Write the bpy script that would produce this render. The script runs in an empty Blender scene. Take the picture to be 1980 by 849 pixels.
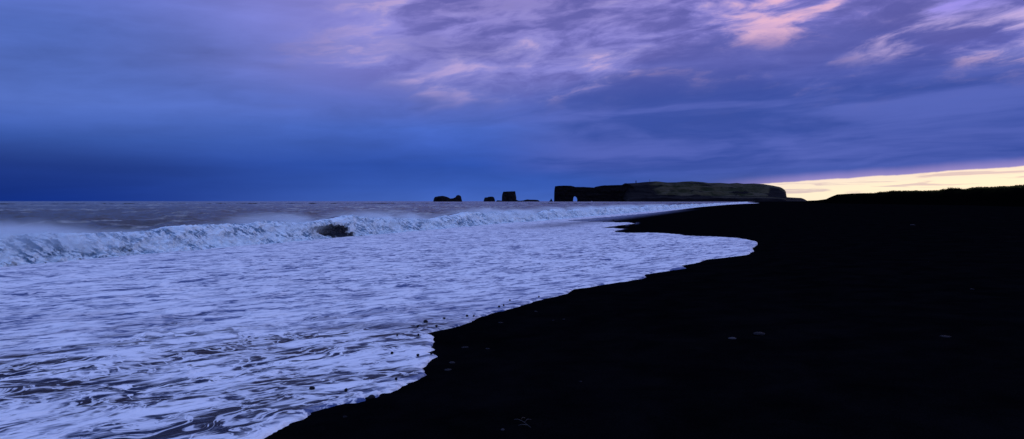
import bpy, math, random
import numpy as np

S = bpy.context.scene
COL = S.collection
random.seed(7)
R = math.radians

# ------------------------------------------------------------------ camera
F = 1320.0            # focal length in reference pixels (1980 wide)
CAMZ = 2.6
HOR = 389.0
PITCH = math.atan((424.5 - HOR) / F)
cam_d = bpy.data.cameras.new('camera')
cam_d.sensor_width = 36.0
cam_d.lens = 36.0 * F / 1980.0
cam_d.clip_start = 0.1
cam_d.clip_end = 200000
cam = bpy.data.objects.new('camera', cam_d)
COL.objects.link(cam)
cam.location = (0, 0, CAMZ)
cam.rotation_euler = (math.pi / 2 - PITCH, 0, 0)
S.camera = cam

CP, SP = math.cos(PITCH), math.sin(PITCH)
def ray(px, py):
    """unit-forward direction through a point of the picture"""
    a = (px - 990.0) / F
    b = (424.5 - py) / F
    return np.array([a, CP + b * SP, -SP + b * CP])

TH = R(20.0)
NX, NY = math.cos(TH), -math.sin(TH)      # towards land
TX, TY = math.sin(TH), math.cos(TH)       # along the shore, away from the camera
def st(x, y): return x * NX + y * NY, x * TX + y * TY
def xy(s, t): return s * NX + t * TX, s * NY + t * TY

def sm(a, b, x):
    x = np.clip((np.asarray(x, dtype=float) - a) / (b - a), 0, 1)
    return x * x * (3 - 2 * x)

def beach_z(s):
    return np.interp(s, [-400, -60, -40, -30, -25, -15, -5, 0, 4, 9, 16, 40, 400, 3000],
                        [-8, -1.6, -.7, -.25, 0, .13, .28, .55, .80, 1.0, 1.15, 1.3, 1.6, 1.9])
_k = np.linspace(-460, 3100, 35601)
_bz = beach_z(_k)
_w = np.hanning(31); _w /= _w.sum()
_bz = np.convolve(np.pad(_bz, 15, mode='edge'), _w, mode='valid')
def beach(s): return np.interp(s, _k, _bz)

def hit(px, py):
    """where the line of sight meets the beach surface"""
    d = ray(px, py)
    u = 1.0
    for _ in range(400):
        p = d * u
        h = CAMZ + p[2] - float(beach(p[0] * NX + p[1] * NY))
        if h < 1e-3: break
        u += h / max(-d[2], 1e-4) * 0.6
        if u > 9000: break
    p = d * u
    return p[0], p[1], CAMZ + p[2]

# ------------------------------------------------------------------ noise
_rng = np.random.RandomState(3)
_P = np.concatenate([_rng.permutation(512)] * 3)
_A = _rng.rand(512) * 2 * np.pi
_GX, _GY = np.cos(_A), np.sin(_A)
def perlin(x, y):
    xi = np.floor(x).astype(np.int64); yi = np.floor(y).astype(np.int64)
    xf = x - xi; yf = y - yi
    xi &= 511; yi &= 511
    u = xf * xf * xf * (xf * (xf * 6 - 15) + 10); v = yf * yf * yf * (yf * (yf * 6 - 15) + 10)
    def g(i, j, a, b):
        h = _P[_P[(xi + i) & 511] + ((yi + j) & 511)]
        return _GX[h] * a + _GY[h] * b
    n0 = g(0, 0, xf, yf) * (1 - u) + g(1, 0, xf - 1, yf) * u
    n1 = g(0, 1, xf, yf - 1) * (1 - u) + g(1, 1, xf - 1, yf - 1) * u
    return (n0 * (1 - v) + n1 * v) * 1.5
def fbm(x, y, o=4, g=.5):
    r = 0; a = 1; f = 1; n = 0
    for k in range(o):
        r = r + a * perlin(x * f + 17.3 * k, y * f - 9.1 * k); n += a; a *= g; f *= 2.03
    return r / n
def ridged(x, y, o=4):
    r = 0; a = 1; f = 1; n = 0
    for k in range(o):
        r = r + a * (1 - np.abs(perlin(x * f + 7.7 * k, y * f + 3.3 * k)) * 1.7); n += a; a *= .55; f *= 2.1
    return r / n

# ------------------------------------------------------------------ mesh helpers
def mesh_np(name, V, Fq, mat, smooth=True, attrs=None, parent=None, link=True):
    V = np.ascontiguousarray(V, dtype=np.float32); Fq = np.ascontiguousarray(Fq, dtype=np.int32)
    me = bpy.data.meshes.new(name)
    me.vertices.add(len(V)); me.vertices.foreach_set('co', V.ravel())
    k = Fq.shape[1]
    me.loops.add(Fq.size); me.loops.foreach_set('vertex_index', Fq.ravel())
    me.polygons.add(len(Fq)); me.polygons.foreach_set('loop_start', np.arange(0, Fq.size, k, dtype=np.int32))
    try: me.polygons.foreach_set('loop_total', np.full(len(Fq), k, dtype=np.int32))
    except Exception: pass
    me.update(calc_edges=True)
    me.validate()
    if smooth: me.polygons.foreach_set('use_smooth', np.ones(len(me.polygons), dtype=bool))
    for an, av in (attrs or {}).items():
        at = me.attributes.new(an, 'FLOAT', 'POINT')
        at.data.foreach_set('value', np.ascontiguousarray(av, dtype=np.float32).ravel())
    me.materials.append(mat)
    o = bpy.data.objects.new(name, me)
    if link: COL.objects.link(o)
    if parent is not None: o.parent = parent
    return o

def grid_faces(nr, nc, keep=None, wrap=False):
    i = np.arange(nr - 1)[:, None]; j = np.arange(nc if wrap else nc - 1)[None, :]
    a = i * nc + j; b = i * nc + (j + 1) % nc
    q = np.stack([a, b, b + nc, a + nc], -1).reshape(-1, 4)
    if keep is not None: q = q[keep[q].any(1)]
    return q

def compact(V, Fq, attrs):
    used = np.unique(Fq); m = np.full(len(V), -1); m[used] = np.arange(len(used))
    return V[used], m[Fq], {k: v[used] for k, v in attrs.items()}

def tag(o, label=None, cat=None, group=None, kind=None):
    if label: o['label'] = label
    if cat: o['category'] = cat
    if group: o['group'] = group
    if kind: o['kind'] = kind
    return o

# ------------------------------------------------------------------ node helper
class NT:
    def __init__(s, tree): s.t = tree; s.n = tree.nodes; s.l = tree.links; s.n.clear()
    def node(s, typ, **kw):
        n = s.n.new(typ)
        for k, v in kw.items(): setattr(n, k, v)
        return n
    def put(s, sock, v):
        if hasattr(v, 'is_output') or isinstance(v, bpy.types.NodeSocket): s.l.new(v, sock)
        else:
            if isinstance(v, (int, float)) and sock.type in ('RGBA', 'VECTOR'):
                v = (v, v, v, 1)[:4 if sock.type == 'RGBA' else 3]
            if isinstance(v, tuple) and sock.type == 'RGBA' and len(v) == 3: v = v + (1,)
            sock.default_value = v
    def m(s, op, a, b=0.0, c=0.0, clamp=False):
        n = s.node('ShaderNodeMath', operation=op, use_clamp=clamp)
        s.put(n.inputs[0], a); s.put(n.inputs[1], b)
        if len(n.inputs) > 2: s.put(n.inputs[2], c)
        return n.outputs[0]
    def add(s, a, b): return s.m('ADD', a, b)
    def sub(s, a, b): return s.m('SUBTRACT', a, b)
    def mul(s, a, b): return s.m('MULTIPLY', a, b)
    def div(s, a, b): return s.m('DIVIDE', a, b)
    def ss(s, x, a, b, o0=0.0, o1=1.0):
        n = s.node('ShaderNodeMapRange', interpolation_type='SMOOTHSTEP')
        s.put(n.inputs['Value'], x); s.put(n.inputs['From Min'], a); s.put(n.inputs['From Max'], b)
        s.put(n.inputs['To Min'], o0); s.put(n.inputs['To Max'], o1)
        return n.outputs[0]
    def vec(s, x, y, z=0.0):
        n = s.node('ShaderNodeCombineXYZ')
        for i, v in enumerate((x, y, z)): s.put(n.inputs[i], v)
        return n.outputs[0]
    def sep(s, v):
        n = s.node('ShaderNodeSeparateXYZ'); s.l.new(v, n.inputs[0]); return n.outputs
    def noise(s, v, scale=1, detail=4, rough=.5, dist=0.0, color=False, lac=2.0):
        n = s.node('ShaderNodeTexNoise'); s.put(n.inputs['Vector'], v)
        for k, x in (('Scale', scale), ('Detail', detail), ('Roughness', rough), ('Distortion', dist), ('Lacunarity', lac)):
            s.put(n.inputs[k], x)
        return n.outputs['Color' if color else 'Fac']
    def vor(s, v, scale=1, feature='F1'):
        n = s.node('ShaderNodeTexVoronoi', feature=feature); s.put(n.inputs['Vector'], v); s.put(n.inputs['Scale'], scale)
        return n.outputs['Distance']
    def mix(s, f, a, b):
        n = s.node('ShaderNodeMix', data_type='RGBA')
        s.put(n.inputs[0], f); s.put(n.inputs[6], a); s.put(n.inputs[7], b)
        return n.outputs[2]
    def mixs(s, f, a, b):
        n = s.node('ShaderNodeMixShader'); s.put(n.inputs[0], f); s.l.new(a, n.inputs[1]); s.l.new(b, n.inputs[2]); return n.outputs[0]
    def cscale(s, c, f):
        n = s.node('ShaderNodeVectorMath', operation='SCALE'); s.put(n.inputs[0], c); s.put(n.inputs['Scale'], f); return n.outputs[0]
    def cadd(s, a, b):
        n = s.node('ShaderNodeVectorMath', operation='ADD'); s.put(n.inputs[0], a); s.put(n.inputs[1], b); return n.outputs[0]
    def ramp(s, f, pts, interp='LINEAR'):
        n = s.node('ShaderNodeValToRGB'); n.color_ramp.interpolation = interp
        e = n.color_ramp.elements
        while len(e) < len(pts): e.new(.5)
        for el, (p, c) in zip(e, pts): el.position = p; el.color = tuple(c) + (1,)
        s.put(n.inputs[0], f); return n.outputs[0]
    def attr(s, name):
        n = s.node('ShaderNodeAttribute'); n.attribute_name = name; return n.outputs['Fac']
    def bump(s, h, strength=.5, dist=.05, normal=None):
        n = s.node('ShaderNodeBump'); s.put(n.inputs['Height'], h); s.put(n.inputs['Strength'], strength)
        s.put(n.inputs['Distance'], dist)
        if normal is not None: s.l.new(normal, n.inputs['Normal'])
        return n.outputs[0]
    def bsdf(s, color, rough=.6, spec=.5, normal=None, **kw):
        n = s.node('ShaderNodeBsdfPrincipled')
        s.put(n.inputs['Base Color'], color); s.put(n.inputs['Roughness'], rough); s.put(n.inputs['Specular IOR Level'], spec)
        if normal is not None: s.l.new(normal, n.inputs['Normal'])
        for k, v in kw.items(): s.put(n.inputs[k], v)
        return n.outputs[0]
    def out(s, surf=None, vol=None):
        n = s.node('ShaderNodeOutputMaterial')
        if surf is not None: s.l.new(surf, n.inputs['Surface'])
        if vol is not None: s.l.new(vol, n.inputs['Volume'])

def lin(r, g, b):
    f = lambda c: (c / 255 / 12.92) if c / 255 <= .04045 else ((c / 255 + .055) / 1.055) ** 2.4
    return (f(r), f(g), f(b))
def new_mat(name):
    m = bpy.data.materials.new(name); m.use_nodes = True
    return m, NT(m.node_tree)
def shore_coords(N):
    pos = N.node('ShaderNodeNewGeometry').outputs['Position']
    x, y, z = N.sep(pos)
    s_ = N.add(N.mul(x, NX), N.mul(y, NY)); t_ = N.add(N.mul(x, TX), N.mul(y, TY))
    return pos, x, y, z, s_, t_

# ------------------------------------------------------------------ world: dusk sky with clouds
SUN_AZ, SUN_EL = 38.0, 3.0
w = bpy.data.worlds.new('World'); S.world = w; w.use_nodes = True
N = NT(w.node_tree)
d = N.node('ShaderNodeTexCoord').outputs['Generated']
dx, dy, dz = N.sep(d)
el = N.mul(N.m('ARCSINE', dz), 57.2958)
az = N.mul(N.m('ARCTAN2', dx, dy), 57.2958)
tel = N.sub(el, N.mul(az, .10))                    # the cloud lines rise to the right
pw = N.vec(N.mul(az, .075), N.mul(tel, .26), 1.0)
wrp = N.noise(pw, 1.0, 3, .55, 0, True)
n_big = N.noise(N.cadd(N.vec(N.mul(az, .055), N.mul(tel, .17), 6.0), N.cscale(wrp, .55)), 1.0, 5, .55, .2)
n_mid = N.noise(N.cadd(N.vec(N.mul(az, .13), N.mul(tel, .42), 21.0), N.cscale(wrp, 1.1)), 1.0, 7, .58, .25)
n_wsp = N.noise(N.cadd(N.vec(N.mul(az, .30), N.mul(tel, 1.25), 41.0), N.cscale(wrp, 1.6)), 1.0, 6, .62, .4)
n_mid = N.add(N.mul(n_mid, .80), N.mul(n_wsp, .20))
n_soft = N.noise(N.vec(N.mul(az, .045), N.mul(el, .22), 3.3), 1.0, 5, .5, .6)
n_str = N.noise(N.cadd(N.vec(N.mul(az, .06), N.sub(N.mul(el, .46), N.mul(az, .012)), 8.8), N.cscale(wrp, .8)), 1.0, 6, .55, .3)

# colours by height, for three bearings
def E(x): return (x + 1) / 19.0
ef = N.div(N.add(el, 1.0), 19.0)
left = N.ramp(ef, [(E(0), lin(22, 52, 138)), (E(2.5), lin(38, 65, 144)), (E(4.5), lin(60, 92, 174)), (E(7), lin(84, 112, 194)), (E(12), lin(86, 113, 197)), (E(17), lin(104, 120, 204))])
cent = N.ramp(ef, [(E(0), lin(66, 100, 186)), (E(1.2), lin(54, 88, 174)), (E(3), lin(46, 80, 168)), (E(6), lin(70, 100, 188)), (E(8.2), lin(96, 112, 196)), (E(10.5), lin(130, 130, 206)), (E(17), lin(146, 136, 206))])
rght = N.ramp(ef, [(E(0), lin(76, 100, 184)), (E(2.0), lin(78, 98, 180)), (E(4), lin(60, 86, 172)), (E(7), lin(72, 98, 182)), (E(9.5), lin(84, 94, 176)), (E(12), lin(112, 112, 188)), (E(17), lin(136, 128, 204))])
base = N.mix(N.ss(az, -36, -4), left, cent)
base = N.mix(N.ss(az, 2, 22), base, rght)
# darker low bank at the far left
base = N.mix(N.mul(N.ss(az, -18, -40), N.ss(el, 7, 0, 0, .35)), base, lin(8, 34, 108))
# soft tone changes everywhere
tone = N.add(N.mul(N.sub(n_soft, .5), .60), N.add(N.mul(N.sub(n_str, .5), N.ss(az, -10, 20, .40, .9)), N.mul(N.sub(n_mid, .5), N.mul(N.ss(el, 1, 9), N.ss(az, -25, 0, .45, 1.1)))))
base = N.cscale(base, N.add(1.0, tone))
# broken upper cloud: dark violet clumps, lilac gaps, pink edges
up = N.mul(N.ss(N.sub(el, N.mul(N.m('ABSOLUTE', N.sub(az, 12)), .02)), 5.5, 11.0), N.ss(az, -22, -4))
dark_c = N.mul(N.mul(N.ss(n_mid, .48, .64), up), .80)
base = N.mix(dark_c, base, lin(84, 86, 160))
lilac = N.mul(N.mul(N.ss(n_mid, .56, .38), N.ss(n_big, .36, .54)), up)
base = N.mix(N.mul(lilac, .80), base, lin(166, 160, 226))
pinkn = N.mul(N.ss(n_mid, .50, .38), N.mul(N.ss(n_big, .43, .56), N.ss(n_wsp, .60, .42)))
pink = N.mul(pinkn, N.mul(up, N.ss(az, -14, 22, .45, 1.0)))
base = N.mix(N.mul(pink, .85), base, lin(220, 182, 210))
# thick blue bank low on the right under the broken cloud
bedge = N.add(N.add(8.9, N.ss(az, -1, 18, 0, 4.0)), N.add(N.ss(az, 24, 37, 0, -3.4), N.add(N.mul(N.sub(n_big, .5), 4.5), N.mul(N.sub(n_wsp, .5), 2.2))))
bank = N.mul(N.ss(az, -4, 8), N.mul(N.ss(N.sub(bedge, el), -.4, 1.5), N.ss(el, 1.6, 3.2)))
bankc = N.mix(N.ss(n_str, .36, .64), lin(56, 78, 160), lin(88, 102, 184))
bankc = N.mix(N.mul(N.ss(el, 8, 12), .6), bankc, lin(96, 96, 170))
base = N.mix(N.mul(bank, .80), base, bankc)
# rosy patch, top right, and the clear violet blue gap
rose = N.mul(N.mul(N.ss(az, 13, 22), N.ss(az, 33, 25)), N.mul(N.ss(el, 11.2, 13.6), N.ss(n_mid, .565, .41)))
base = N.mix(N.mul(rose, .78), base, lin(234, 184, 210))
lits = N.mul(N.mul(N.ss(az, 24, 31), N.mul(N.ss(N.sub(el, N.mul(az, .05)), 8.2, 9.4), N.ss(N.sub(el, N.mul(az, .05)), 12.0, 10.4))), N.ss(n_mid, .58, .42))
base = N.mix(N.mul(lits, .8), base, lin(198, 176, 226))
# clear sky where the cloud ends: the Sky Texture
sky = N.node('ShaderNodeTexSky', sky_type='NISHITA')
sky.sun_disc = False; sky.sun_elevation = R(SUN_EL); sky.sun_rotation = R(SUN_AZ)
skyc = N.cscale(sky.outputs[0], .10)
gap = N.mul(N.mul(N.ss(az, 26, 30), N.ss(az, 44, 36)), N.mul(N.ss(el, 12.2, 13.4), N.ss(n_mid, .56, .44)))
base = N.mix(N.mul(gap, .85), base, N.cadd(N.cscale(skyc, .12), lin(124, 124, 232)))
# the cleared strip under the cloud edge
edge = N.add(N.add(1.46, N.mul(N.sub(az, 21.1), .060)), N.mul(N.sub(N.noise(N.vec(N.mul(az, .35), 4.0, 0), 1.0, 5, .6), .5), .28))
below = N.m('SUBTRACT', edge, el)
rim = N.mul(N.ss(below, -.75, .05), N.ss(az, 14, 24))
base = N.mix(N.mul(rim, .55), base, lin(186, 160, 214))
strip = N.mul(N.ss(below, -.03, .10), N.ss(az, 15.5, 19.5))
stripc = N.mix(N.ss(below, .05, .9), lin(250, 232, 214), lin(255, 242, 212))
streak = N.mul(N.ss(N.noise(N.vec(N.mul(az, .22), N.sub(N.mul(el, 3.4), N.mul(az, .09)), 1.7), 1.0, 4, .55, .3), .52, .64), .70)
stripc = N.mix(streak, stripc, lin(196, 176, 188))
stripc = N.cadd(N.cscale(stripc, .96), N.cscale(skyc, .03))
base = N.mix(strip, base, stripc)
# sky above the picture: extra overhead brightness, added out of view to light the beach
ovh = N.ss(el, 17, 50)
base = N.mix(ovh, base, (.365, .52, 1.14))
base = N.mix(N.ss(el, -.4, -3), base, lin(10, 16, 40))
bg = N.node('ShaderNodeBackground'); N.l.new(base, bg.inputs[0]); bg.inputs[1].default_value = 1.0
wo = N.node('ShaderNodeOutputWorld'); N.l.new(bg.outputs[0], wo.inputs[0])

sun_d = bpy.data.lights.new('sun', 'SUN'); sun_d.energy = .3; sun_d.angle = R(14); sun_d.color = (1, .80, .74)
sun = bpy.data.objects.new('sun', sun_d); COL.objects.link(sun)
sun.rotation_euler = (R(90 - SUN_EL), 0, R(180 - SUN_AZ))   # shines from the bright strip

# ------------------------------------------------------------------ materials
def water_nodes(N, pos, bump_scale=1.0, col=(.055, .062, .085)):
    n1 = N.noise(pos, 1.1, 6, .62, .4)
    n2 = N.noise(pos, 6.0, 4, .6, .3)
    h = N.add(n1, N.mul(n2, .22))
    nb = N.bump(h, .9, .22 * bump_scale)
    return N.bsdf(col, .22, .5, nb, IOR=1.33)

# open sea
M_SEA, N = new_mat('sea_water')
pos, x, y, z, s_, t_ = shore_coords(N)
wat = water_nodes(N, pos, 3.2, (.030, .032, .028))
dist = N.m('SQRT', N.add(N.mul(x, x), N.mul(y, y)))
wc = N.noise(N.vec(N.mul(s_, .35), N.mul(t_, .10), 0), 1.0, 7, .62, .6)
wc2 = N.noise(N.vec(N.mul(s_, .018), N.mul(t_, .006), 3), 1.0, 5, .6, .5)
fo = N.mul(N.ss(N.add(wc, N.mul(N.sub(wc2, .5), .5)), .50, .66), .50)
foam = N.bsdf((.52, .54, .50), .7, .2)
N.out(N.mixs(fo, wat, foam))

# foam on the beach
def foam_shader(N, pos, s_, t_, extra_bump=None):
    # streaks lie across the run of the swash
    A = R(35)
    a_ = N.add(N.mul(s_, math.sin(A)), N.mul(t_, math.cos(A)))
    b_ = N.add(N.mul(s_, math.cos(A)), N.mul(t_, -math.sin(A)))
    return a_, b_
M_FOAM, N = new_mat('swash_foam')
pos, x, y, z, s_, t_ = shore_coords(N)
a_, b_ = foam_shader(N, pos, s_, t_)
inn = N.attr('inside'); near = N.attr('near'); film = N.attr('film')
wv = N.noise(N.vec(N.mul(a_, .6), N.mul(b_, .6), 1), 1.0, 3, .5, 0, True)
P1 = N.cadd(N.vec(N.mul(a_, 1.15), N.mul(b_, 3.9), 0), N.cscale(wv, 1.9))
streaks = N.noise(P1, 1.0, 6, .60, .55)
P2 = N.cadd(N.vec(N.mul(a_, 3.6), N.mul(b_, 10.5), 5), N.cscale(wv, 4.0))
fine = N.noise(P2, 1.0, 5, .6, .4)
P3 = N.cadd(N.vec(N.mul(a_, .5), N.mul(b_, 1.15), 9), N.cscale(wv, .8))
patch = N.noise(P3, 1.0, 4, .55, .5)
cells = N.vor(N.cadd(N.vec(N.mul(a_, 9), N.mul(b_, 16), 0), N.cscale(wv, 6)), 1.0, 'SMOOTH_F1')
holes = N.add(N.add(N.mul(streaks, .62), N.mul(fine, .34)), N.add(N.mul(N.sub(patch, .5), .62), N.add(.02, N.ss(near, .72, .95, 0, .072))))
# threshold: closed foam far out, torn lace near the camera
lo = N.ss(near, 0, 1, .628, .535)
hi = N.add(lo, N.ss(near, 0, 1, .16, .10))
hole = N.ss(holes, lo, hi)
pock = N.mul(N.ss(cells, .42, .72), N.mul(N.ss(holes, N.sub(lo, .10), lo), N.mul(near, .75)))
hole = N.m('MAXIMUM', hole, pock)
P4 = N.cadd(N.vec(N.mul(a_, .9), N.mul(b_, 1.9), 14), N.cscale(wv, 3.6))
fil = N.m('ABSOLUTE', N.sub(N.noise(P4, 1.0, 5, .62, .8), .5))
lace = N.ss(fil, .050, .012)
hole = N.mul(hole, N.sub(1.0, N.mul(lace, .88)))
dark2 = N.mul(N.ss(N.noise(P4, .45, 3, .5, .6), .54, .63), N.mul(N.ss(near, .3, .9), N.ss(fil, .02, .05)))
hole = N.m('MAXIMUM', hole, N.mul(dark2, N.ss(fine, .36, .46)))
hole = N.mul(hole, N.ss(inn, .02, .16))         # the very edge is always thick foam
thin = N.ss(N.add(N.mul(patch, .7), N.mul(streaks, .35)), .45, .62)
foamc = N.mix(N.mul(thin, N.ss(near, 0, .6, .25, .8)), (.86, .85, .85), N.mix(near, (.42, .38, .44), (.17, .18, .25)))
foamc = N.mix(N.mul(N.ss(N.add(N.mul(fine, .45), N.mul(streaks, .55)), .465, .575), N.ss(patch, .34, .54, .40, 1.0)), foamc, (.040, .075, .20))  # shade of ripple slopes facing away, painted into the foam as dark blue
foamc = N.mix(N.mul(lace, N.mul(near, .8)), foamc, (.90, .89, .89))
hb = N.add(N.mul(streaks, -.9), N.add(N.mul(fine, -.35), N.mul(N.noise(pos, 34, 3, .6), .07)))
nb = N.bump(hb, .8, .10)
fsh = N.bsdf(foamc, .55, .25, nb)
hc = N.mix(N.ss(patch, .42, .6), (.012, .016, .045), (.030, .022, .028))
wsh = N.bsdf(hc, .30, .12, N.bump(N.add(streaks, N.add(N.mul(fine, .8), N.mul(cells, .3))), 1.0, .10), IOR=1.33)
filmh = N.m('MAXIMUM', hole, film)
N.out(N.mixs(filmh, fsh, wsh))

# the breaking wave
M_WAVE, N = new_mat('breaker_foam')
pos, x, y, z, s_, t_ = shore_coords(N)
fa = N.attr('foam')
wv = N.noise(pos, .9, 3, .5, 0, True)
# streaks trail down and forward
q1 = N.cadd(N.vec(N.mul(N.add(t_, N.mul(z, 1.0)), 3.6), N.mul(N.sub(t_, N.mul(z, 1.6)), .75), N.mul(s_, 1.2)), N.cscale(wv, 1.5))
fs = N.noise(q1, 1.0, 7, .63, .6)
q2 = N.noise(N.cadd(pos, N.cscale(wv, .6)), 5.5, 5, .62, .4)
tex = N.add(N.mul(fs, .68), N.mul(q2, .36))
cov = N.ss(N.add(tex, N.mul(N.sub(fa, .5), 1.3)), .60, .84)
hfine = N.noise(N.cadd(pos, N.cscale(wv, .3)), 16, 4, .65, .3)
hb = N.add(N.mul(tex, 1.0), N.mul(hfine, .18))
nb = N.bump(hb, .8, .26)
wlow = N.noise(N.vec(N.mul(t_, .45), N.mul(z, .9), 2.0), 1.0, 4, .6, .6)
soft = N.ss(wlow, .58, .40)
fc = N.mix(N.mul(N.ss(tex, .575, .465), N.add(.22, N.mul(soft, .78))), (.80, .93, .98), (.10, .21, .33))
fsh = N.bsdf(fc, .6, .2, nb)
wsh = N.bsdf((.008, .012, .022), .30, .22, N.bump(N.add(fs, N.mul(q2, .6)), .8, .15), IOR=1.33)
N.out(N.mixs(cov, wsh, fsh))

# black sand
M_SAND, N = new_mat('black_sand')
pos, x, y, z, s_, t_ = shore_coords(N)
g1 = N.noise(pos, 1.3, 6, .6, .3); g2 = N.noise(pos, 60, 3, .6); g3 = N.noise(pos, 9, 4, .6)
c = N.mix(N.ss(N.add(N.mul(g1, .5), N.mul(g2, .5)), .35, .68), (.0010, .0010, .0014), (.0034, .0033, .0042))
wet = N.attr('wet')
nb = N.bump(N.add(N.mul(g2, .25), g3), .5, .02)
dd = N.node('ShaderNodeBsdfDiffuse'); N.put(dd.inputs[0], c); N.l.new(nb, dd.inputs['Normal']); dry = dd.outputs[0]
wets = N.bsdf((.004, .004, .006), .18, .5, N.bump(N.noise(pos, 2.0, 3, .5), .25, .02), IOR=1.33)
N.out(N.mixs(wet, dry, wets))

def rock_mat(name, c0, c1, scale, bumpd):
    m, N = new_mat(name)
    pos = N.node('ShaderNodeTexCoord').outputs['Object']
    n = N.noise(pos, scale, 7, .6, .3)
    cc = N.mix(N.ss(n, .35, .65), c0, c1)
    N.out(N.bsdf(cc, .9, .15, N.bump(n, .8, bumpd)))
    return m
M_STACK = rock_mat('dark_sea_rock', (.0035, .0035, .0055), (.011, .010, .013), .03, 10)
M_REEF = rock_mat('reef_rock', (.004, .004, .006), (.010, .010, .013), .05, 5)
M_STONE = rock_mat('wet_stone', (.006, .006, .009), (.02, .02, .026), 6, .02)
M_PALE = rock_mat('pale_stone', (.02, .02, .026), (.05, .05, .06), 9, .02)
M_GREY = rock_mat('grey_stone', (.005, .005, .008), (.011, .011, .016), 9, .02)

M_HEAD, N = new_mat('headland_grass_and_rock')
pos, x, y, z, s_, t_ = shore_coords(N)
gr = N.attr('grass')
n = N.noise(pos, .012, 7, .6, .5)
n2 = N.noise(N.vec(N.mul(x, .006), N.mul(y, .006), N.mul(z, .05)), 1.0, 6, .6, .6)
gc = N.mix(N.ss(n, .38, .62), (.016, .019, .009), (.046, .041, .024))
gc = N.mix(N.ss(n2, .50, .64), gc, (.055, .048, .034))
rc = N.mix(N.ss(n2, .4, .6), (.0035, .0032, .0055), (.009, .008, .010))
mk = N.ss(N.add(gr, N.mul(N.sub(n, .5), .6)), .35, .6)
N.out(N.bsdf(N.mix(mk, rc, gc), .95, .05, N.bump(N.add(n, n2), .7, 12)))

M_DUNE, N = new_mat('dune_sand_and_turf')
pos, x, y, z, s_, t_ = shore_coords(N)
n = N.noise(pos, .25, 6, .6, .4)
tf = N.attr('turf')
c = N.mix(N.mul(tf, N.ss(n, .35, .6)), (.0008, .0008, .0010), (.0045, .0042, .0018))
N.out(N.bsdf(c, 1.0, .0, N.bump(n, .6, .4)))

M_GRASS, N = new_mat('marram_grass')
pos = N.node('ShaderNodeNewGeometry').outputs['Position']
n = N.noise(pos, 1.2, 3, .5)
c = N.mix(N.ss(n, .4, .6), (.030, .032, .008), (.11, .085, .022))
bs = N.bsdf(c, .8, .1)
tr = N.node('ShaderNodeBsdfTranslucent'); N.put(tr.inputs[0], (.22, .18, .04))
N.out(N.mixs(.35, bs, tr.outputs[0]))

M_KELP, N = new_mat('dried_kelp')
pos = N.node('ShaderNodeTexCoord').outputs['Object']
n = N.noise(pos, 30, 3, .5)
N.out(N.bsdf(N.mix(n, (.004, .005, .004), (.014, .014, .012)), .5, .3))

M_TOWER, N = new_mat('tower_paint')
N.out(N.bsdf((.03, .03, .04), .8, .2))

# ------------------------------------------------------------------ the edge of the swash (a traced line laid on the beach)
EDGE = [(470,880),(490,862),(515,849),(535,835),(559,817),(585,811),(601,799),(623,791),(647,786),(667,780),(691,780),(705,776),(711,767),(721,767),(724,771),(738,767),
 (739,761),(755,760),(776,751),(793,741),(811,733),(824,725.5),(817,717),(815,713),(826,704),(837,695),(850,689.4),(837,685.6),(820,684.3),(834,679),(843,676.8),(836,672),
 (843,660),(840,654),(841.6,650),(827,645.5),(846,641),(881,633),(911,623.5),(931,613),(955,606),(983,599),(1016,588),(1046,579),(1074,573),(1093,568),(1100,564.5),(1109,559),
 (1139,555.6),(1177,549),(1215,544),(1242,539),(1249,535.4),(1243,531.6),(1273,526.6),(1300,522.8),(1328,519),(1317,514),(1353,507.6),(1366,501.8),(1404,497.5),(1442,492.5),
 (1456,486),(1452,480),(1464,473.5),(1464,468),(1449,465.5),(1424,461.4),(1379,458.4),(1328,456.4),(1313,453.8),(1278,451.3),(1252,450.3),(1227,451.3),(1202,450.3),(1189,448.3),
 (1193,445.8),(1209,443.2),(1190,441.8),(1160,440.5),(1190,437.5),(1214,434.4),(1231,431.9),(1214,430.6),(1187,430.2),(1130,428.5),(1090,426.5),(1135,423),(1165,420.5),(1200,417.5),(1227,415),(1265,411.2),(1316,405.2),
 (1353,400.4),(1404,396),(1440,394),(1470,392.6)]
EW = np.array([hit(*p)[:2] for p in EDGE])
es, et = st(EW[:, 0], EW[:, 1])
poly_s = np.concatenate([es, [-24, -24, -200, -200]])
poly_t = np.concatenate([et, [max(et[-1] + 5, 1500), 6000, 6000, -200]])
poly_s = np.concatenate([poly_s, [es[0] - .5]]); poly_t = np.concatenate([poly_t, [-200]])

def edge_sd(px, py):
    """signed distance to the swash edge, positive in the foam"""
    nP = len(poly_s)
    best = np.full(px.shape, 1e9); ins = np.zeros(px.shape, bool)
    for i in range(nP):
        ax, ay = poly_s[i], poly_t[i]; bx, by = poly_s[(i + 1) % nP], poly_t[(i + 1) % nP]
        if i < nP - 2 and i != nP - 1 and ax > -199 and bx > -199:
            ex, ey = bx - ax, by - ay; L = ex * ex + ey * ey + 1e-9
            u = np.clip(((px - ax) * ex + (py - ay) * ey) / L, 0, 1)
            best = np.minimum(best, (px - ax - u * ex) ** 2 + (py - ay - u * ey) ** 2)
        if abs(by - ay) > 1e-9:
            c = ((ay > py) != (by > py)) & (px < (bx - ax) * (py - ay) / (by - ay) + ax)
            ins ^= c
    return np.where(ins, 1, -1) * np.sqrt(best)

def wave_line(t):
    """s of the wave's foot along the shore"""
    return -28.6 + .9 * fbm(t / 17.0, t * 0 + 4.2, 3) + 1.6 * sm(90, 260, t) + 0.0035 * np.clip(t - 300, 0, 900)
def wave_h(t):
    return 1.10 + .52 * fbm(t / 7.0, t * 0 + 1.7, 3) + .12 * np.exp(-((t - 42) / 6) ** 2)

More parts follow.
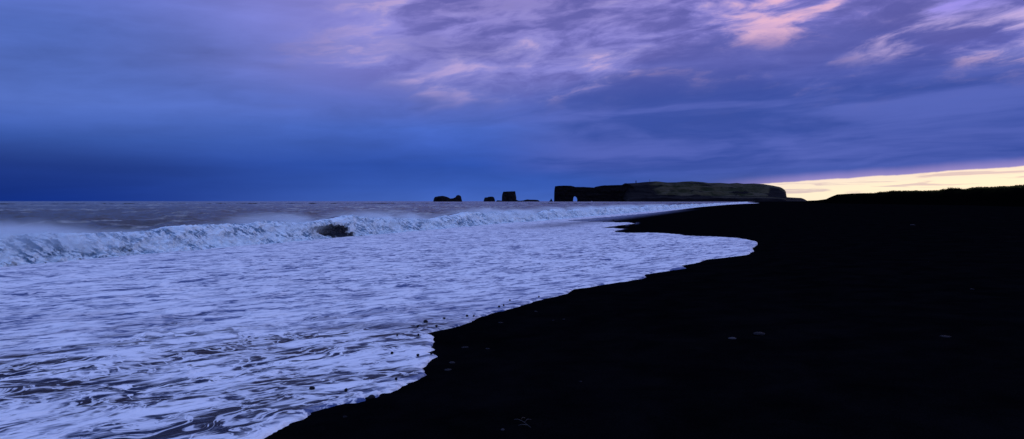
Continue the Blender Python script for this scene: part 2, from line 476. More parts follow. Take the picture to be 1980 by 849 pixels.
# ------------------------------------------------------------------ beach ground
azs = np.concatenate([np.linspace(-180, -60, 40)[:-1], np.linspace(-60, -35, 40)[:-1], np.linspace(-35, 45, 520)[:-1], np.linspace(45, 180, 46)])
rs = np.concatenate([[0.3, 1, 2, 3], 1 / np.linspace(1 / 4.0, 1 / 60.0, 300), np.geomspace(62, 30000, 90)])
AZ, RR = np.meshgrid(np.radians(azs), rs)
X = RR * np.sin(AZ); Y = RR * np.cos(AZ)
s, t = st(X, Y)
ZB = beach(s)
land = sm(-22, -6, s)
sd = edge_sd(s, t)
rel = sm(.3, 2.5, -sd) * land
Z = ZB + rel * (.030 * fbm(X / 1.6, Y / 1.6, 4) + .05 * fbm(X / 9, Y / 9, 3)) + .9 * sm(40, 120, s) * fbm(X / 60, Y / 60, 4) * sm(60, 150, RR)
Z = np.where(RR > 3000, Z - 0, Z)
# thin film left by the wave on the bare tongue of sand
wet = sm(-16, -22, s) * sm(42, 60, t) * sm(240, 120, t) * .85
wet = np.maximum(wet, .55 * sm(-.45, -.05, sd) * sm(40, 70, t) * (sd < 0))
beach_o = mesh_np('beach', np.stack([X, Y, Z], -1).reshape(-1, 3), grid_faces(len(rs), len(azs)), M_SAND, attrs={'wet': wet.ravel()})
tag(beach_o, kind='structure')

# ------------------------------------------------------------------ swash sheet
azs = np.linspace(-52, 42, 1150); rs = 1 / np.linspace(1 / 4.6, 1 / 140.0, 760)
rs = np.concatenate([rs, np.geomspace(142, 1400, 160)])
AZ, RR = np.meshgrid(np.radians(azs), rs)
X = RR * np.sin(AZ); Y = RR * np.cos(AZ); s, t = st(X, Y)
sd = edge_sd(s, t)
sc = np.clip(RR / 12, .6, 5)
sdn = sd + .07 * ridged(X / .55, Y / .55, 3) * sm(2, .2, np.abs(sd)) - .05 + .10 * sc * fbm(X / (.9 * sc), Y / (.9 * sc), 4) * sm(2.5, .3, np.abs(sd)) + .025 * fbm(X / .16, Y / .16, 3)
thick = .050 * np.sqrt(np.clip(1 - np.exp(-np.clip(sdn, 0, 9) / .09), 0, 1)) + .10 * sm(1, 12, sdn)
A = R(35)
a = s * math.sin(A) + t * math.cos(A); b = s * math.cos(A) - t * math.sin(A)
ww = fbm(a / 2.5, b / 2.5, 3)
rip = fbm(a / 1.7 + ww, b / .42 + 1.2 * ww, 5, .52)
rip2 = ridged(a / 2.6 + ww, b / .8 + ww, 4) - .6
amp = sm(.1, 3.0, sdn) * (1 - .35 * sm(14, 24, sdn))
Z = beach(s) + thick + amp * (.050 * rip + .038 * rip2) * (1 + .5 * sm(6, 25, RR)) + .05 * sm(3, 10, sdn) * fbm(X / 4.2, Y / 4.2, 3)
Z = np.where(sdn < 0, beach(s) + .004 - np.clip(-sdn, 0, 1) * .6, Z)
Z = np.where(s < -30.5, np.minimum(Z, -.5), Z)
keep = ((sdn > -.35) & (s > -33)).ravel()
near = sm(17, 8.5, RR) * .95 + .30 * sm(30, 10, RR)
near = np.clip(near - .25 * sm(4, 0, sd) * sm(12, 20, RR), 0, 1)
film = .62 * np.exp(-((s + 19.5) / 2.6) ** 2) * sm(50, 66, t) * sm(130, 95, t)
# bare wet hollow beside the stone near the camera
hx, hy, _ = hit(840, 634); film = np.maximum(film, .45 * np.exp(-(((X - hx + .6) / 1.4) ** 2 + ((Y - hy) / .35) ** 2)))
V = np.stack([X, Y, Z], -1).reshape(-1, 3)
fq = grid_faces(len(rs), len(azs), keep)
V, fq, at = compact(V, fq, {'inside': sdn.ravel(), 'near': near.ravel(), 'film': film.ravel()})
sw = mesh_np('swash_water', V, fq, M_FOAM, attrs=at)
tag(sw, kind='structure')
def swash_z(px, py):
    s0, t0 = st(px, py); return float(beach(s0)) + .06

# ------------------------------------------------------------------ open sea
azs = np.linspace(-62, 28, 1000)
rs = np.concatenate([1 / np.linspace(1 / 22.0, 1 / 900., 900), np.geomspace(705, 60000, 220)])
AZ, RR = np.meshgrid(np.radians(azs), rs)
X = RR * np.sin(AZ); Y = RR * np.cos(AZ); s, t = st(X, Y)
dr = np.gradient(RR, axis=0)
z = np.zeros_like(X)
for L, Am, st_ in ((38, .46, 1.6), (17, .48, 1.5), (6.5, .28, 1.5), (2.4, .11, 1.4), (.9, .035, 1.2)):
    fade = np.clip(L / (2.2 * np.maximum(dr, .01)), 0, 1) if L < 30 else 1
    fade = np.maximum(fade, .25 if L > 4 else 0)
    n = ridged(s / L + L, t / (L * st_), 2) - .55
    z += Am * fade * n * 1.6
lb = wave_line(t)
z = z * sm(-1.5, -14, s - lb) - 1.0 * sm(-3.0, 0.5, s - lb)
keep = (s - lb < -1.0).ravel()
V = np.stack([X, Y, z], -1).reshape(-1, 3)
fq = grid_faces(len(rs), len(azs), keep); V, fq, _ = compact(V, fq, {})
sea = mesh_np('sea', V, fq, M_SEA); tag(sea, kind='structure')

# ------------------------------------------------------------------ the breaking wave
ts = [4.0]
while ts[-1] < 1500: ts.append(ts[-1] + max(.045, (ts[-1] + 8) * .0017))
ts = np.array(ts); nt = len(ts)
prof = np.array([(-10, -.10), (-7, .06), (-5, .22), (-3.2, .48), (-2.0, .72), (-1.1, .90), (-.45, .985), (-.05, 1.0), (.30, .93), (.58, .74), (.80, .50), (1.05, .27), (1.35, .10), (1.75, -.02), (2.1, -.12)])
barrel = np.array([(-10, -.10), (-7, .06), (-5, .22), (-3.2, .50), (-2.0, .76), (-1.1, .95), (-.45, 1.04), (.05, 1.05), (.42, .95), (.48, .84), (.05, .78), (-.42, .52), (-.40, .22), (.25, .03), (1.2, -.10)])
nq = 150
kk = np.linspace(0, 1, len(prof)); 
qq = np.concatenate([np.linspace(0, .42, 34)[:-1], np.linspace(.42, 1, nq - 33)])
def resample(P):
    # smooth interpolation of the profile
    x = np.interp(qq, kk, P[:, 0]); y_ = np.interp(qq, kk, P[:, 1])
    kern = np.hanning(9); kern /= kern.sum()
    return np.convolve(np.pad(x, 4, 'edge'), kern, 'valid'), np.convolve(np.pad(y_, 4, 'edge'), kern, 'valid')
pu, pz = resample(prof); bu, bz_ = resample(barrel)
T, Q = np.meshgrid(ts, qq)
bw = np.exp(-((T - 42.0) / 2.6) ** 2)
bw = np.clip(.62 * bw + .10 * np.exp(-((T - 62) / 4.0) ** 2), 0, 1)
U = pu[:, None] * (1 - bw) + bu[:, None] * bw
ZP = pz[:, None] * (1 - bw) + bz_[:, None] * bw
Hc = wave_h(ts)[None, :]
L0 = wave_line(ts)[None, :]
lift = sm(.30, .50, Q)
# lumps: billows along the crest and trails down the face
g = T * 1.0; h_ = Q * 9.0
lump = fbm(g / 1.1, h_ / 1.6 + g * .35, 5, .55)
trail = ridged(g / .55 + h_ * .55, h_ / 3.2, 4) - .6
bil = np.abs(fbm(g / .6, h_ / .9, 4, .55))
front = sm(.42, .55, Q) * (1 - sm(.95, 1.0, Q))
k = front * (1 - .55 * bw)
disp = k * (.34 * lump + .13 * trail + .28 * bil)
Un = U * 1.15 + disp * .95
Zn = ZP * Hc + disp * .60 + .16 * front * fbm(g / .35, h_ / .5, 4)*(1-.5*bw) + .10 * sm(.1, .3, Q) * (1 - lift) * fbm(g / 3, U / 1.2, 4)
Sx = L0 - 1.7 + Un
X, Y = xy(Sx, T)
base_ = np.where(Un > .2, beach(Sx) + .07, 0.0) * sm(0.2, 1.5, Un)
Zn = Zn + base_
foam = sm(.36, .50, Q) * .9
gapn = fbm(g / 2.2 + 3, h_ / 3.0, 4)
foam = foam - .10 * sm(.0, .35, gapn) * sm(.5, .62, Q) * sm(1.0, .85, Q)
inner = sm(.56, .68, Q) * sm(1.0, .94, Q)
envb = np.exp(-((((T - 42.7) / 2.2) ** 2 + ((Q - .79 - .03 * (T - 42)) / .14) ** 2) ** 1.3))
foam = foam - (.56 + .62 * fbm(g / .55 + h_ * .5, h_ / 1.3, 5)) * inner * envb * (1 - .7 * np.exp(-((T - 41.0) / .45) ** 2) * sm(.62, .85, Q))
foam = foam - (.04 + .4 * fbm(g / 1.6, h_ / 1.2 + 9, 3)) * sm(.78, .93, Q) * sm(36, 20, T) - .12 * sm(.6, .8, Q) * sm(40, 20, T)
foam = np.clip(foam - .18 * sm(.93, .99, Q) * sm(0, .3, fbm(g / 3, h_ * 0 + 3, 3)), 0, 1)
V = np.stack([X, Y, Zn], -1).reshape(-1, 3)
wave = mesh_np('breaking_wave', V, grid_faces(len(qq), nt), M_WAVE, attrs={'foam': foam.ravel()})
tag(wave, kind='structure')

# ------------------------------------------------------------------ wind blown spray above the crest (real volume)
M_SPRAY, N = new_mat('spray_mist')
pos, x, y, z, s_, t_ = shore_coords(N)
v0 = N.vec(N.mul(N.add(s_, N.mul(z, 1.5)), .30), N.mul(t_, .28), N.mul(z, .8))
n1 = N.noise(v0, 1.0, 4, .55, .5)
n0 = N.noise(N.vec(0.0, N.mul(t_, .085), 3), 1.0, 2, .5)
plume = N.ss(n0, .38, .62, .10, 1.0)
top = N.add(1.22, N.mul(plume, .78))
vert = N.mul(N.ss(z, top, .7), N.ss(z, .1, .6))
acr = N.mul(N.ss(s_, -36.0, -30.6), N.ss(s_, -28.7, -30.3))
den = N.mul(N.mul(N.ss(n1, .36, .66), N.mul(vert, acr)), N.mul(plume, 2.0))
pv = N.node('ShaderNodeVolumePrincipled'); N.put(pv.inputs['Color'], (.86, .95, 1.0)); N.put(pv.inputs['Density'], den); N.put(pv.inputs['Anisotropy'], .2)
N.out(None, pv.outputs[0])
M_SPRAY.cycles.volume_step_rate = 0.12
M_SPRAY.cycles.volume_sampling = 'MULTIPLE_IMPORTANCE'
segs = []
tb = [12, 30, 52, 84, 135, 230]
Vv = []; Fv = []
def box_between(t0, t1):
    o = len(Vv)
    for tt in (t0, t1):
        for ss_, zz in ((-39, .05), (-27.5, .05), (-27.5, 2.45), (-39, 2.45)):
            a_, b_ = xy(ss_, tt); Vv.append((a_, b_, zz))
    for f in ((0, 3, 2, 1), (4, 5, 6, 7), (0, 1, 5, 4), (1, 2, 6, 5), (2, 3, 7, 6), (3, 0, 4, 7)): Fv.append([i + o for i in f[::-1]])
box_between(12, 240)
spray = mesh_np('wave_spray', np.array(Vv), np.array(Fv), M_SPRAY, smooth=False)
tag(spray, 'white spray blown back off the crest of the breaking wave', 'spray', kind='stuff')

# ------------------------------------------------------------------ rock masses with a traced skyline
def rock_mass(name, pts, D, depth, mat, hole=None, base=-3.0, dx=None, rough=1.0, attrs=None, seed=0, rnd=.5):
    k = D / F
    P = np.array([((p[0] - 990) * k, CAMZ + (HOR - p[1]) * k) for p in pts])
    # tiny x shifts keep the outline single-valued
    xs = P[:, 0].copy()
    for i in range(1, len(xs)): xs[i] = max(xs[i], xs[i - 1] + k * .12)
    x0, x1 = xs[0], xs[-1]
    n = int(min(420, max(40, (x1 - x0) / (k * .28)))); m = 26
    gx = np.linspace(x0, x1, n)
    top = np.interp(gx, xs, P[:, 1]) + rough * k * .35 * fbm(gx / (k * 5) + seed, gx * 0, 4)
    bot = np.full(n, base)
    if hole:
        for hp in hole:
            H = np.array([((p[0] - 990) * k, CAMZ + (HOR - p[1]) * k) for p in hp])
            hb = np.interp(gx, H[:, 0], H[:, 1], left=-1e9, right=-1e9)
            bot = np.maximum(bot, hb)
    w_ = (x1 - x0) / 2; xc = (x0 + x1) / 2
    round_ = np.sqrt(np.clip(1 - np.abs((gx - xc) / w_) ** 4, .02, 1))
    q = np.linspace(0, 1, m)
    ZZ = bot[:, None] + (top - bot)[:, None] * q[None, :]
    GX = np.repeat(gx[:, None], m, 1)
    hz = ZZ / max(top.max(), 1)
    half = depth * .5 * round_[:, None] * (1 - rnd * .6 * np.clip(hz, 0, 1) ** 2)
    nz = fbm(GX / (depth * .35) + seed, ZZ / (depth * .35), 5) + .6 * (ridged(GX / (depth * .14) + seed, ZZ / (depth * .5), 3) - .6)
    fr = D - half - nz * depth * .10
    bk = D + half + fbm(GX / (depth * .4), ZZ / (depth * .4) + 5, 4) * depth * .1
    V1 = np.stack([GX, fr, ZZ], -1).reshape(-1, 3); V2 = np.stack([GX, bk, ZZ], -1).reshape(-1, 3)
    f1 = grid_faces(n, m)[:, ::-1]; f2 = grid_faces(n, m) + n * m
    i = np.arange(n - 1)
    tp = np.stack([i * m + m - 1, (i + 1) * m + m - 1, (i + 1) * m + m - 1 + n * m, i * m + m - 1 + n * m], -1)
    bt = np.stack([i * m, i * m + n * m, (i + 1) * m + n * m, (i + 1) * m], -1)
    j = np.arange(m - 1)
    e0 = np.stack([j, j + 1, j + 1 + n * m, j + n * m], -1)
    o_ = (n - 1) * m
    e1 = np.stack([o_ + j, o_ + j + n * m, o_ + j + 1 + n * m, o_ + j + 1], -1)
    return np.concatenate([V1, V2]), np.concatenate([f1, f2, tp, bt, e0, e1])

def stack(name, pts, D, depth, label, cat='sea stack', mat=None, **kw):
    V, Fq = rock_mass(name, pts, D, depth, mat, **kw)
    c = np.array([V[:, 0].mean(), D, 0.0]); V = V - c
    o = mesh_np(name, V, Fq, mat or M_STACK, smooth=False); o.location = c
    tag(o, label, cat)
    return o
stack('sea_stack', [(838,390.5),(838.6,387),(839.5,384),(842,380.9),(848.8,379.5),(856.5,378.8),(861.3,380),(866,381.6),(870,384),(877.6,383.4),(881.8,381.2),(883.3,378.4),(886.2,377),(889,378),(891,379.5),(892.2,384.7),(893.7,390.5)],
      3600, 70, 'long low black rock island with a knob at its right end, farthest left of all')
stack('sea_stack', [(934.6,390.9),(936,386),(937.5,381.8),(942.8,381.6),(944.8,380.5),(950.5,380.1),(953.5,380.6),(955.5,382.2),(956.9,386.6),(957.4,390.9)],
      4300, 50, 'small lumpy dark blue rock island just left of the tall square stack', seed=3)
stack('sea_stack', [(970.2,391),(970.4,380.9),(971.2,375.7),(973.3,370.9),(975,370.6),(985,370.3),(996.2,369.9),(996.9,374),(997.6,378),(998.5,381.5),(998.7,391)],
      3900, 75, 'tall square black sea stack with a flat top', seed=5, rnd=.15)
stack('reef', [(958.6,391),(961,387.4),(965.9,387.6),(970,388),(975,389.5),(980,391)], 3840, 25, 'low black reef at the left foot of the square stack', 'reef', M_REEF, seed=7)
stack('reef', [(993,391),(998,386.2),(1002.3,388.0),(1007,388.2),(1012,387.6),(1016,386.3),(1019.6,385.6),(1025.4,386.2),(1032,386.1),(1039.8,386.7),(1042.5,388.5),(1044.8,391)],
      3840, 40, 'long low black reef running right from the square stack', 'reef', M_REEF, seed=9)
stack('sea_stack', [(1060.9,390.3),(1063,388.5),(1064.3,387),(1065.3,384),(1066.2,384.1),(1067,386.5),(1067.8,388),(1069.5,390.6)],
      3900, 18, 'tiny pointed rock needle beside the cliff of the headland', seed=11, rough=.3)

# headland: arch cliff + grassy plateau in one mesh
cl = [(1071.2,391),(1070.9,380),(1071,376),(1071.8,368.4),(1073.2,360.2),(1080,359.4),(1088.7,359.1),(1098,359.2),(1104,359.6),(1108,360.6),(1110.8,361.5),(1118,361.8),(1127,361.7),(1138,362.4),(1149.6,363),(1151,361.6),(1158,359.8),(1165.5,358.8),(1180,358.4),(1200,357.8),(1207.6,356.5),(1208.8,354.4),(1216,357),(1228,366),(1240,375),(1254,384),(1266,391)]
Va, Fa = rock_mass('cliff', cl, 4000, 70, None, hole=[[(1107.2,391),(1107.6,382),(1109.5,380),(1112.5,379.6),(1115.4,381.6),(1117.8,387),(1117.2,391)], [(1139.5,391),(1141,389.4),(1144,388.6),(1147,389.2),(1149,391)]], rnd=.2)
topc = [(1196,380),(1202,362),(1207.6,356.7),(1208.8,354.5),(1230,353.6),(1248,351.8),(1271,350.3),(1280,351.4),(1292,352.5),(1311,352.2),(1324,350.8),(1339,350.3),(1360,351.8),(1371,353.5),(1392,353.3),(1409,354.6),(1424,353.4),(1437,355),(1456,354.4),(1475,355.6),(1494,358.6),(1507.7,361.4),(1513,364),(1516.8,367),(1519.4,370.9),(1519.6,375),(1521,381.3),(1535,382),(1549,382.6),(1554,384.5),(1560,388),(1568,390)]
k = 4100 / F
TPx = np.array([(p[0] - 990) * k for p in topc]); TPz = np.array([CAMZ + (HOR - p[1]) * k for p in topc])
for i in range(1, len(TPx)): TPx[i] = max(TPx[i], TPx[i - 1] + 1.0)
gx = np.linspace(TPx[0], TPx[-1], 520); gv = np.concatenate([np.linspace(-170, 200, 120), np.linspace(210, 900, 30)])
GX, GV = np.meshgrid(gx, gv)
rfix = np.interp(GX, gx, np.interp(gx, TPx, TPz))
# slope profile in depth: sea cliff, terrace, grassy slope, plateau
pr = np.interp(GV, [-170, -150, -138, -60, -20, 30, 60, 120, 200, 600, 900], [-.05, .02, .16, .25, .42, .68, .84, .97, 1.0, .75, -.05])
gull = ridged(GX / 150 + .002 * GV * 1.4, GV / 260, 4) - .6
ed = sm(0, 90, TPx[-1] - 135 - GX)
frac = pr + (.13 * gull + .07 * fbm(GX / 60, GV / 60, 4)) * np.sin(np.clip(pr, 0, 1) * np.pi)
frac = np.clip(frac, -.05, 1.0)
GZ = frac * rfix
GY = 4000 + GV - 60
grass = sm(.24, .34, frac) * sm(TPx[0] + 60, TPx[0] + 330, GX) * (1 - .65 * sm(.05, .30, fbm(GX / 190 + 4, GV / 45, 5)))
grass = grass * (1 - sm((1478 - 990) * k, (1496 - 990) * k, GX) * sm(.98, .5, frac))
grass = np.maximum(grass, .75 * np.exp(-((frac - .23) / .025) ** 2) * sm((1330 - 990) * k, (1400 - 990) * k, GX))
GX = GX + .40 * np.clip(GV - 160, -330, 700) * sm(900, 1450, GX)      # the east end turns inland
Vb = np.stack([GX, GY, GZ], -1).reshape(-1, 3); Fb = grid_faces(len(gv), len(gx))
ga = np.concatenate([np.zeros(len(Va)), grass.ravel()])
head = mesh_np('headland', np.concatenate([Va, Vb]), np.concatenate([Fa, Fb + len(Va)]), M_HEAD, attrs={'grass': ga}, smooth=True)
tag(head, kind='structure')

# small towers on the plateau
def tower(px, pyb, pyt, label, lantern):
    kk_ = 4085 / F
    x0 = (px - 990) * kk_; zb = CAMZ + (HOR - pyb) * kk_ - 4; zt = CAMZ + (HOR - pyt) * kk_
    hgt = zt - zb
    e = bpy.data.objects.new('lighthouse' if lantern else 'mast', None); COL.objects.link(e); e.location = (x0, 4085, zb)
    tag(e, label, 'lighthouse' if lantern else 'mast')
    def cyl(nm, r0, r1, z0, z1, n=10):
        a = np.linspace(0, 2 * np.pi, n, endpoint=False)
        V = np.concatenate([np.stack([r0 * np.cos(a), r0 * np.sin(a), a * 0 + z0], -1), np.stack([r1 * np.cos(a), r1 * np.sin(a), a * 0 + z1], -1), [[0, 0, z0], [0, 0, z1]]])
        i = np.arange(n); j = (i + 1) % n
        Fq = np.concatenate([np.stack([i, j, j + n], -1), np.stack([i, j + n, i + n], -1), np.stack([j, i, i * 0 + 2 * n], -1), np.stack([i + n, j + n, i * 0 + 2 * n + 1], -1)])
        return mesh_np(nm, V, Fq, M_TOWER, smooth=False, parent=e)
    if lantern:
        cyl('tower', 3.0, 2.2, 0, hgt * .7, 8); cyl('gallery', 3.6, 3.6, hgt * .7, hgt * .75, 12); cyl('lantern_room', 2.2, 2.2, hgt * .75, hgt * .92); cyl('roof', 2.4, .2, hgt * .92, hgt)
    else:
        cyl('pole', 1.1, .5, 0, hgt); cyl('antenna', 1.9, 1.9, hgt * .72, hgt * .86, 8)
tower(1229.5, 353.4, 349.0, 'tiny dark tower standing alone near the left rim of the headland top', True)
tower(1256, 351.3, 347.0, 'tiny thin mast on the headland top, right of the tower', False)

# ------------------------------------------------------------------ dunes on the right
dp = [(1500,391.5,900),(1556,390,700),(1562,388,650),(1580,387.3,560),(1597,385,500),(1606,380.6,460),(1618,376,430),(1640,374.6,400),(1665,373.6,375),(1690,373.4,350),(1700,371.6,340),(1712,371.5,330),(1725,369.6,315),(1745,370.3,300),(1780,370.2,275),(1815,370.2,255),(1824,367.2,250),(1834,364.2,245),(1845,363.8,240),(1858,365.2,235),(1868,367,230),(1885,364.2,222),(1920,363.8,205),(1950,362.2,192),(1980,360.6,180),(2060,358,160),(2200,350,135),(2500,340,110),(3200,300,85)]
dpx = np.array([p[0] for p in dp]); dpy = np.array([p[1] for p in dp]); dpD = np.array([p[2] for p in dp])
pxs = np.concatenate([np.linspace(1500, 2060, 760), np.linspace(2062, 3200, 200)])
py_ = np.interp(pxs, dpx, dpy); DD = np.interp(pxs, dpx, dpD)
rx = (pxs - 990) / F * DD; ry = DD; rz = CAMZ + (HOR - py_) * DD / F
L = np.hypot(rx, ry); ux, uy = rx / L, ry / L
va = np.concatenate([np.linspace(-1, 0, 60), np.linspace(.02, 1.4, 40)])
VV, PP = np.meshgrid(va, np.arange(len(pxs)), indexing='ij')
depth = (DD * .16)[PP]
off = np.where(VV < 0, VV * depth, VV * 40)
Xd = rx[PP] + ux[PP] * off; Yd = ry[PP] + uy[PP] * off
s_d, _ = st(Xd, Yd)
g0 = beach(s_d) - .4
pf = np.where(VV < 0, (1 - sm(0, 1, -VV)) , 1 - .5 * sm(0, 1.4, VV))
pf = np.where(VV < 0, pf * .75 + .25 * np.clip(1 + VV * 1.6, 0, 1), pf)
nzs = fbm(Xd / 14, Yd / 14, 4) * .35 + fbm(Xd / 2.5, Yd / 2.5, 3) * .08
Zd = g0 + (rz[PP] - g0) * pf + nzs * np.sin(np.clip(pf, 0, 1) * np.pi) * sm(0, .04, np.abs(VV)) * .8
turf = sm(-.40, -.12, VV + .25 * fbm(Xd / 14, Yd / 14, 3))
dune = mesh_np('dunes', np.stack([Xd, Yd, Zd], -1).reshape(-1, 3), grid_faces(len(va), len(pxs)), M_DUNE, attrs={'turf': turf.ravel()})
tag(dune, kind='structure')

# marram grass on the crest and upper face
rg = np.random.RandomState(11)
cand = []
gv_i = rg.randint(0, 200000, 1)
nb_ = 26000
pi = rg.uniform(0, len(pxs) - 1.01, nb_ * 2); pxv = np.interp(pi, np.arange(len(pxs)), pxs)
prob = np.interp(pxv, [1600, 1630, 1690, 1720, 1800, 1818, 1828, 1862, 1875, 2100, 3000], [0, 0, .05, .25, 1, .5, .08, .08, .8, 1, 1])
clump = fbm(pxv / 3.0, pxv * 0 + .5, 3)
ok = (rg.rand(nb_ * 2) < prob * np.clip(.75 + .5 * clump, 0.05, 1)) & (pxv < 2150)
pi = pi[ok][:nb_]; nbn = len(pi)
vrow = np.clip(60 - np.abs(rg.normal(0, 3, nbn)) + rg.uniform(0, 4, nbn), 2, 64)
def bil(Ag, r, c):
    r0 = np.floor(r).astype(int); c0 = np.floor(c).astype(int); fr = r - r0; fc = c - c0
    return (Ag[r0, c0] * (1 - fr) * (1 - fc) + Ag[r0 + 1, c0] * fr * (1 - fc) + Ag[r0, c0 + 1] * (1 - fr) * fc + Ag[r0 + 1, c0 + 1] * fr * fc)
bx = bil(Xd, vrow, pi); by = bil(Yd, vrow, pi); bz = bil(Zd, vrow, pi)
hh = rg.uniform(.12, .60, nbn) * (.7 + .6 * np.clip(clump[ok][:nbn] + .3, 0, 1)); aa = rg.uniform(0, 2 * np.pi, nbn)
wd = .022; le = rg.normal(0, .14, (nbn, 2)) + np.array([-.10, 0])
V0 = np.stack([bx - wd * np.cos(aa), by - wd * np.sin(aa), bz - .05], -1)
V1 = np.stack([bx + wd * np.cos(aa), by + wd * np.sin(aa), bz - .05], -1)
V2 = np.stack([bx + le[:, 0] * .4, by + le[:, 1] * .4, bz + hh * .62], -1)
V3 = np.stack([bx + le[:, 0] * 1.1, by + le[:, 1] * 1.1, bz + hh], -1)
Vg = np.stack([V0, V1, V2 + np.stack([wd * .7 * np.cos(aa), wd * .7 * np.sin(aa), aa * 0], -1), V3], 1).reshape(-1, 3)
i = np.arange(nbn) * 4
Fg = np.concatenate([np.stack([i, i + 1, i + 2], -1), np.stack([i, i + 2, i + 3], -1)])
gro = mesh_np('dune_grass', Vg, Fg, M_GRASS, smooth=False)
tag(gro, 'yellow green marram grass fringing the dune crest', 'grass', kind='stuff')

# ------------------------------------------------------------------ stones
import bmesh
def stone_mesh(seed):
    bm = bmesh.new(); bmesh.ops.create_icosphere(bm, subdivisions=3, radius=1)
    r_ = np.random.RandomState(seed); ph = r_.rand(3) * 10
    for v in bm.verts:
        c = v.co
        n_ = float(fbm(np.array([c.x * .9 + ph[0] + c.z * .5]), np.array([c.y * .9 + ph[1] - c.z * .4]), 3)[0])
        v.co = c * (1 + .34 * n_)
    for f in bm.faces: f.smooth = True
    me = bpy.data.meshes.new('stone'); bm.to_mesh(me); bm.free(); return me
protos = [stone_mesh(i) for i in range(5)]
def stone(px, py, wpx, mat, label, flat=.5, group=None, sink=.25, nm='stone'):
    x0, y0, z0 = hit(px, py)
    r = wpx / 2 * y0 / F
    me = protos[(px * 7 + int(py)) % 5].copy(); me.materials.clear(); me.materials.append(mat)
    o = bpy.data.objects.new(nm, me); COL.objects.link(o)
    s0, t0 = st(x0, y0)
    inside = edge_sd(np.array([s0]), np.array([t0]))[0] > 0
    z1 = z0 + (.06 if inside else 0)
    hz = max(r * flat, .012)
    if inside: r *= .68; hz = max(r * flat * .8, .02)
    o.location = (x0, y0, z1 + hz * (1 - sink) - hz * .4); o.scale = (r, r * .85, hz); o.rotation_euler = (0, 0, random.uniform(0, 6.28))
    tag(o, label, 'stone', group)
    return o
W = 'stones washed over by the foam'; Gs = 'pebbles lying on the black sand'
stone(823, 629, 15, M_STONE, 'largest dark stone standing up in the foam near the swash edge', .75, W)
stone(808, 637.5, 8, M_STONE, 'flat dark stone in thin foam just below the largest stone', .4, W)
stone(844, 637.5, 9, M_STONE, 'small dark stone between the largest stone and the dark sand', .4, W)
stone(768, 656, 5, M_STONE, 'tiny dark stone in foam left of the jagged foam edge', .5, W)
stone(809, 655, 6, M_STONE, 'tiny dark stone just behind the rounded foam lobe', .5, W)
stone(903, 617, 8, M_STONE, 'left one of two dark stones near the foam edge beyond the largest stone', .4, W)
stone(916, 617.5, 5, M_STONE, 'right one of two dark stones near the foam edge beyond the largest stone', .4, W)
stone(859, 622, 8, M_STONE, 'dark stone behind and right of the largest stone in the foam', .4, W)
stone(965, 598.5, 7, M_STONE, 'dark stone at the foam edge, left one of a pair with white wash', .6, W)
stone(974, 596, 5, M_STONE, 'dark stone at the foam edge, right one of a pair with white wash', .6, W)
stone(758, 691, 9, M_STONE, 'flat dark stone farthest left in the pointed foam lobe', .4, W)
stone(808, 695.5, 9, M_STONE, 'flat dark stone in the middle of the pointed foam lobe', .4, W)
stone(834, 692, 8, M_STONE, 'flat dark stone near the tip of the pointed foam lobe', .4, W)
stone(838, 677, 6, M_STONE, 'small dark stone poking out of the jagged foam edge', .6, W)
stone(717, 770, 15, M_STONE, 'dark boulder at the notch in the lower foam edge', .6, W)
stone(669, 765, 11, M_STONE, 'dark stone in foam left of the notch in the lower edge', .4, W)
stone(604, 761, 16, M_STONE, 'elongated dark stone in torn foam low in the picture', .35, W)
stone(766, 743, 8, M_STONE, 'dark stone in the smooth foam lobe above the notch', .4, W)
stone(986, 586, 5, M_STONE, 'tiny dark stone by the foam edge right of the stone pair', .5, W)
stone(1042, 579, 5, M_STONE, 'tiny dark stone on the foam edge halfway up the shore', .5, W)
stone(1186, 426, 4, M_STONE, 'small far dark stone on the wet sand tongue', .6, W)
stone(899, 672.5, 14, M_GREY, 'flat grey pebble on black sand right of the jagged foam edge', .25, Gs)
stone(943, 675, 9, M_GREY, 'faint grey pebble on black sand farther right of the jagged foam edge', .25, Gs)
stone(874, 702, 14, M_STONE, 'faint flat stone on sand right of the pointed foam lobe', .25, Gs)
stone(866, 716, 15, M_STONE, 'faint flat stone on sand below the pointed foam lobe', .25, Gs)
stone(968, 624.5, 10, M_GREY, 'small grey pebble on sand below the stone pair', .25, Gs)
stone(1036, 603, 8, M_GREY, 'leftmost pebble in the faint row high on the black sand', .25, Gs)
stone(1070, 620, 5, M_GREY, 'middle pebble in the faint row high on the black sand', .25, Gs)
stone(1090, 618, 6, M_GREY, 'rightmost pebble in the faint row high on the black sand', .25, Gs)
stone(1416, 655, 17, M_PALE, 'flat pale pebble in the middle of the black beach', .22, Gs)
stone(1468, 647, 24, M_GREY, 'larger flat bluish stone right of the pale pebble', .30, Gs)
stone(1828, 652, 20, M_GREY, 'flat dim stone at the far right of the black beach', .22, Gs)
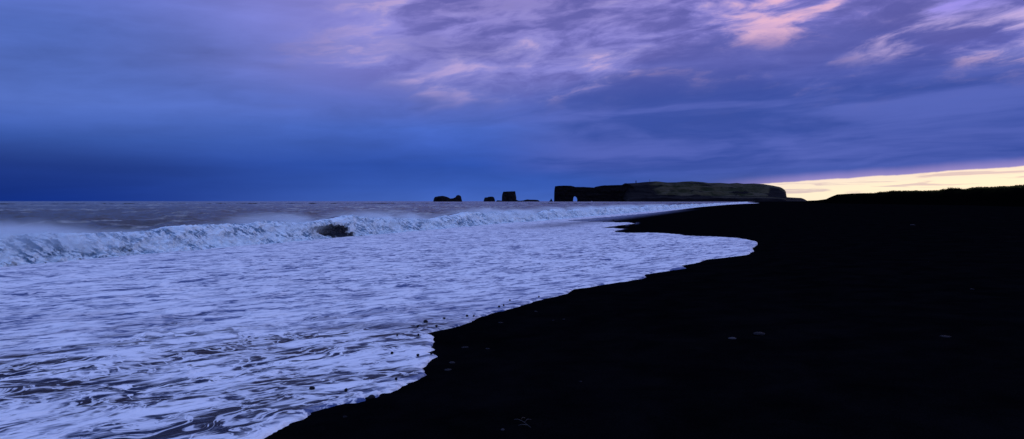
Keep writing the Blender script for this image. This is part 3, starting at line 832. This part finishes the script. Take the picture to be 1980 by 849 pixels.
stone(1880, 560, 8, M_GREY, 'small dim pebble high at the far right of the beach', .4, Gs)
stone(972, 832, 8, M_PALE, 'small pale pebble at the bottom of the picture on black sand', .3, Gs)
stone(667, 807, 9, M_GREY, 'small grey pebble on sand under the notch in the foam edge', .25, Gs)
stone(1123, 739, 6, M_GREY, 'lone tiny grey pebble on sand low in the middle of the beach', .3, Gs)
stone(1765, 436, 11, M_GREY, 'dim flat rock on the dark rise below the dunes, left one', .3, Gs)
stone(1884, 384.5, 14, M_GREY, 'dim boulder on the dark dune foot at the right', .4, Gs) if False else None

# a forked piece of kelp on the sand
kx, ky, kz = hit(1012, 823)
def tube(paths, r0):
    V = []; Fq = []
    for P in paths:
        P = np.array(P); n = len(P)
        for i, p in enumerate(P):
            r = r0 * (1 - .6 * i / (n - 1))
            for q in range(6):
                a = q * math.pi / 3; V.append((p[0], p[1] + r * math.cos(a), p[2] + r * math.sin(a)))
        b0 = len(V) - n * 6
        for i in range(n - 1):
            for q in range(6):
                Fq.append((b0 + i * 6 + q, b0 + i * 6 + (q + 1) % 6, b0 + (i + 1) * 6 + (q + 1) % 6, b0 + (i + 1) * 6 + q))
    return np.array(V), np.array(Fq)
Vk, Fk = tube([[(.07, -.10, .012), (.04, -.05, .02), (.01, 0, .03), (-.02, .04, .035), (-.06, .10, .03), (-.09, .13, .015)],
               [(.01, 0, .03), (.04, .05, .045), (.08, .09, .03)], [(-.02, .04, .035), (-.01, .09, .05), (.02, .14, .03)], [(.04, -.05, .02), (-.01, -.06, .03), (-.05, -.04, .015)]], .006)
kelp = mesh_np('kelp', Vk, Fk, M_KELP); kelp.location = (kx, ky, kz)
tag(kelp, 'forked scrap of dried kelp on black sand at the bottom edge', 'kelp')

# ------------------------------------------------------------------ render settings
S.render.engine = 'CYCLES'
S.cycles.max_bounces = 3; S.cycles.diffuse_bounces = 1; S.cycles.glossy_bounces = 2; S.cycles.volume_bounces = 2
S.view_settings.view_transform = 'Standard'; S.view_settings.look = 'None'; S.view_settings.exposure = 0; S.view_settings.gamma = 1
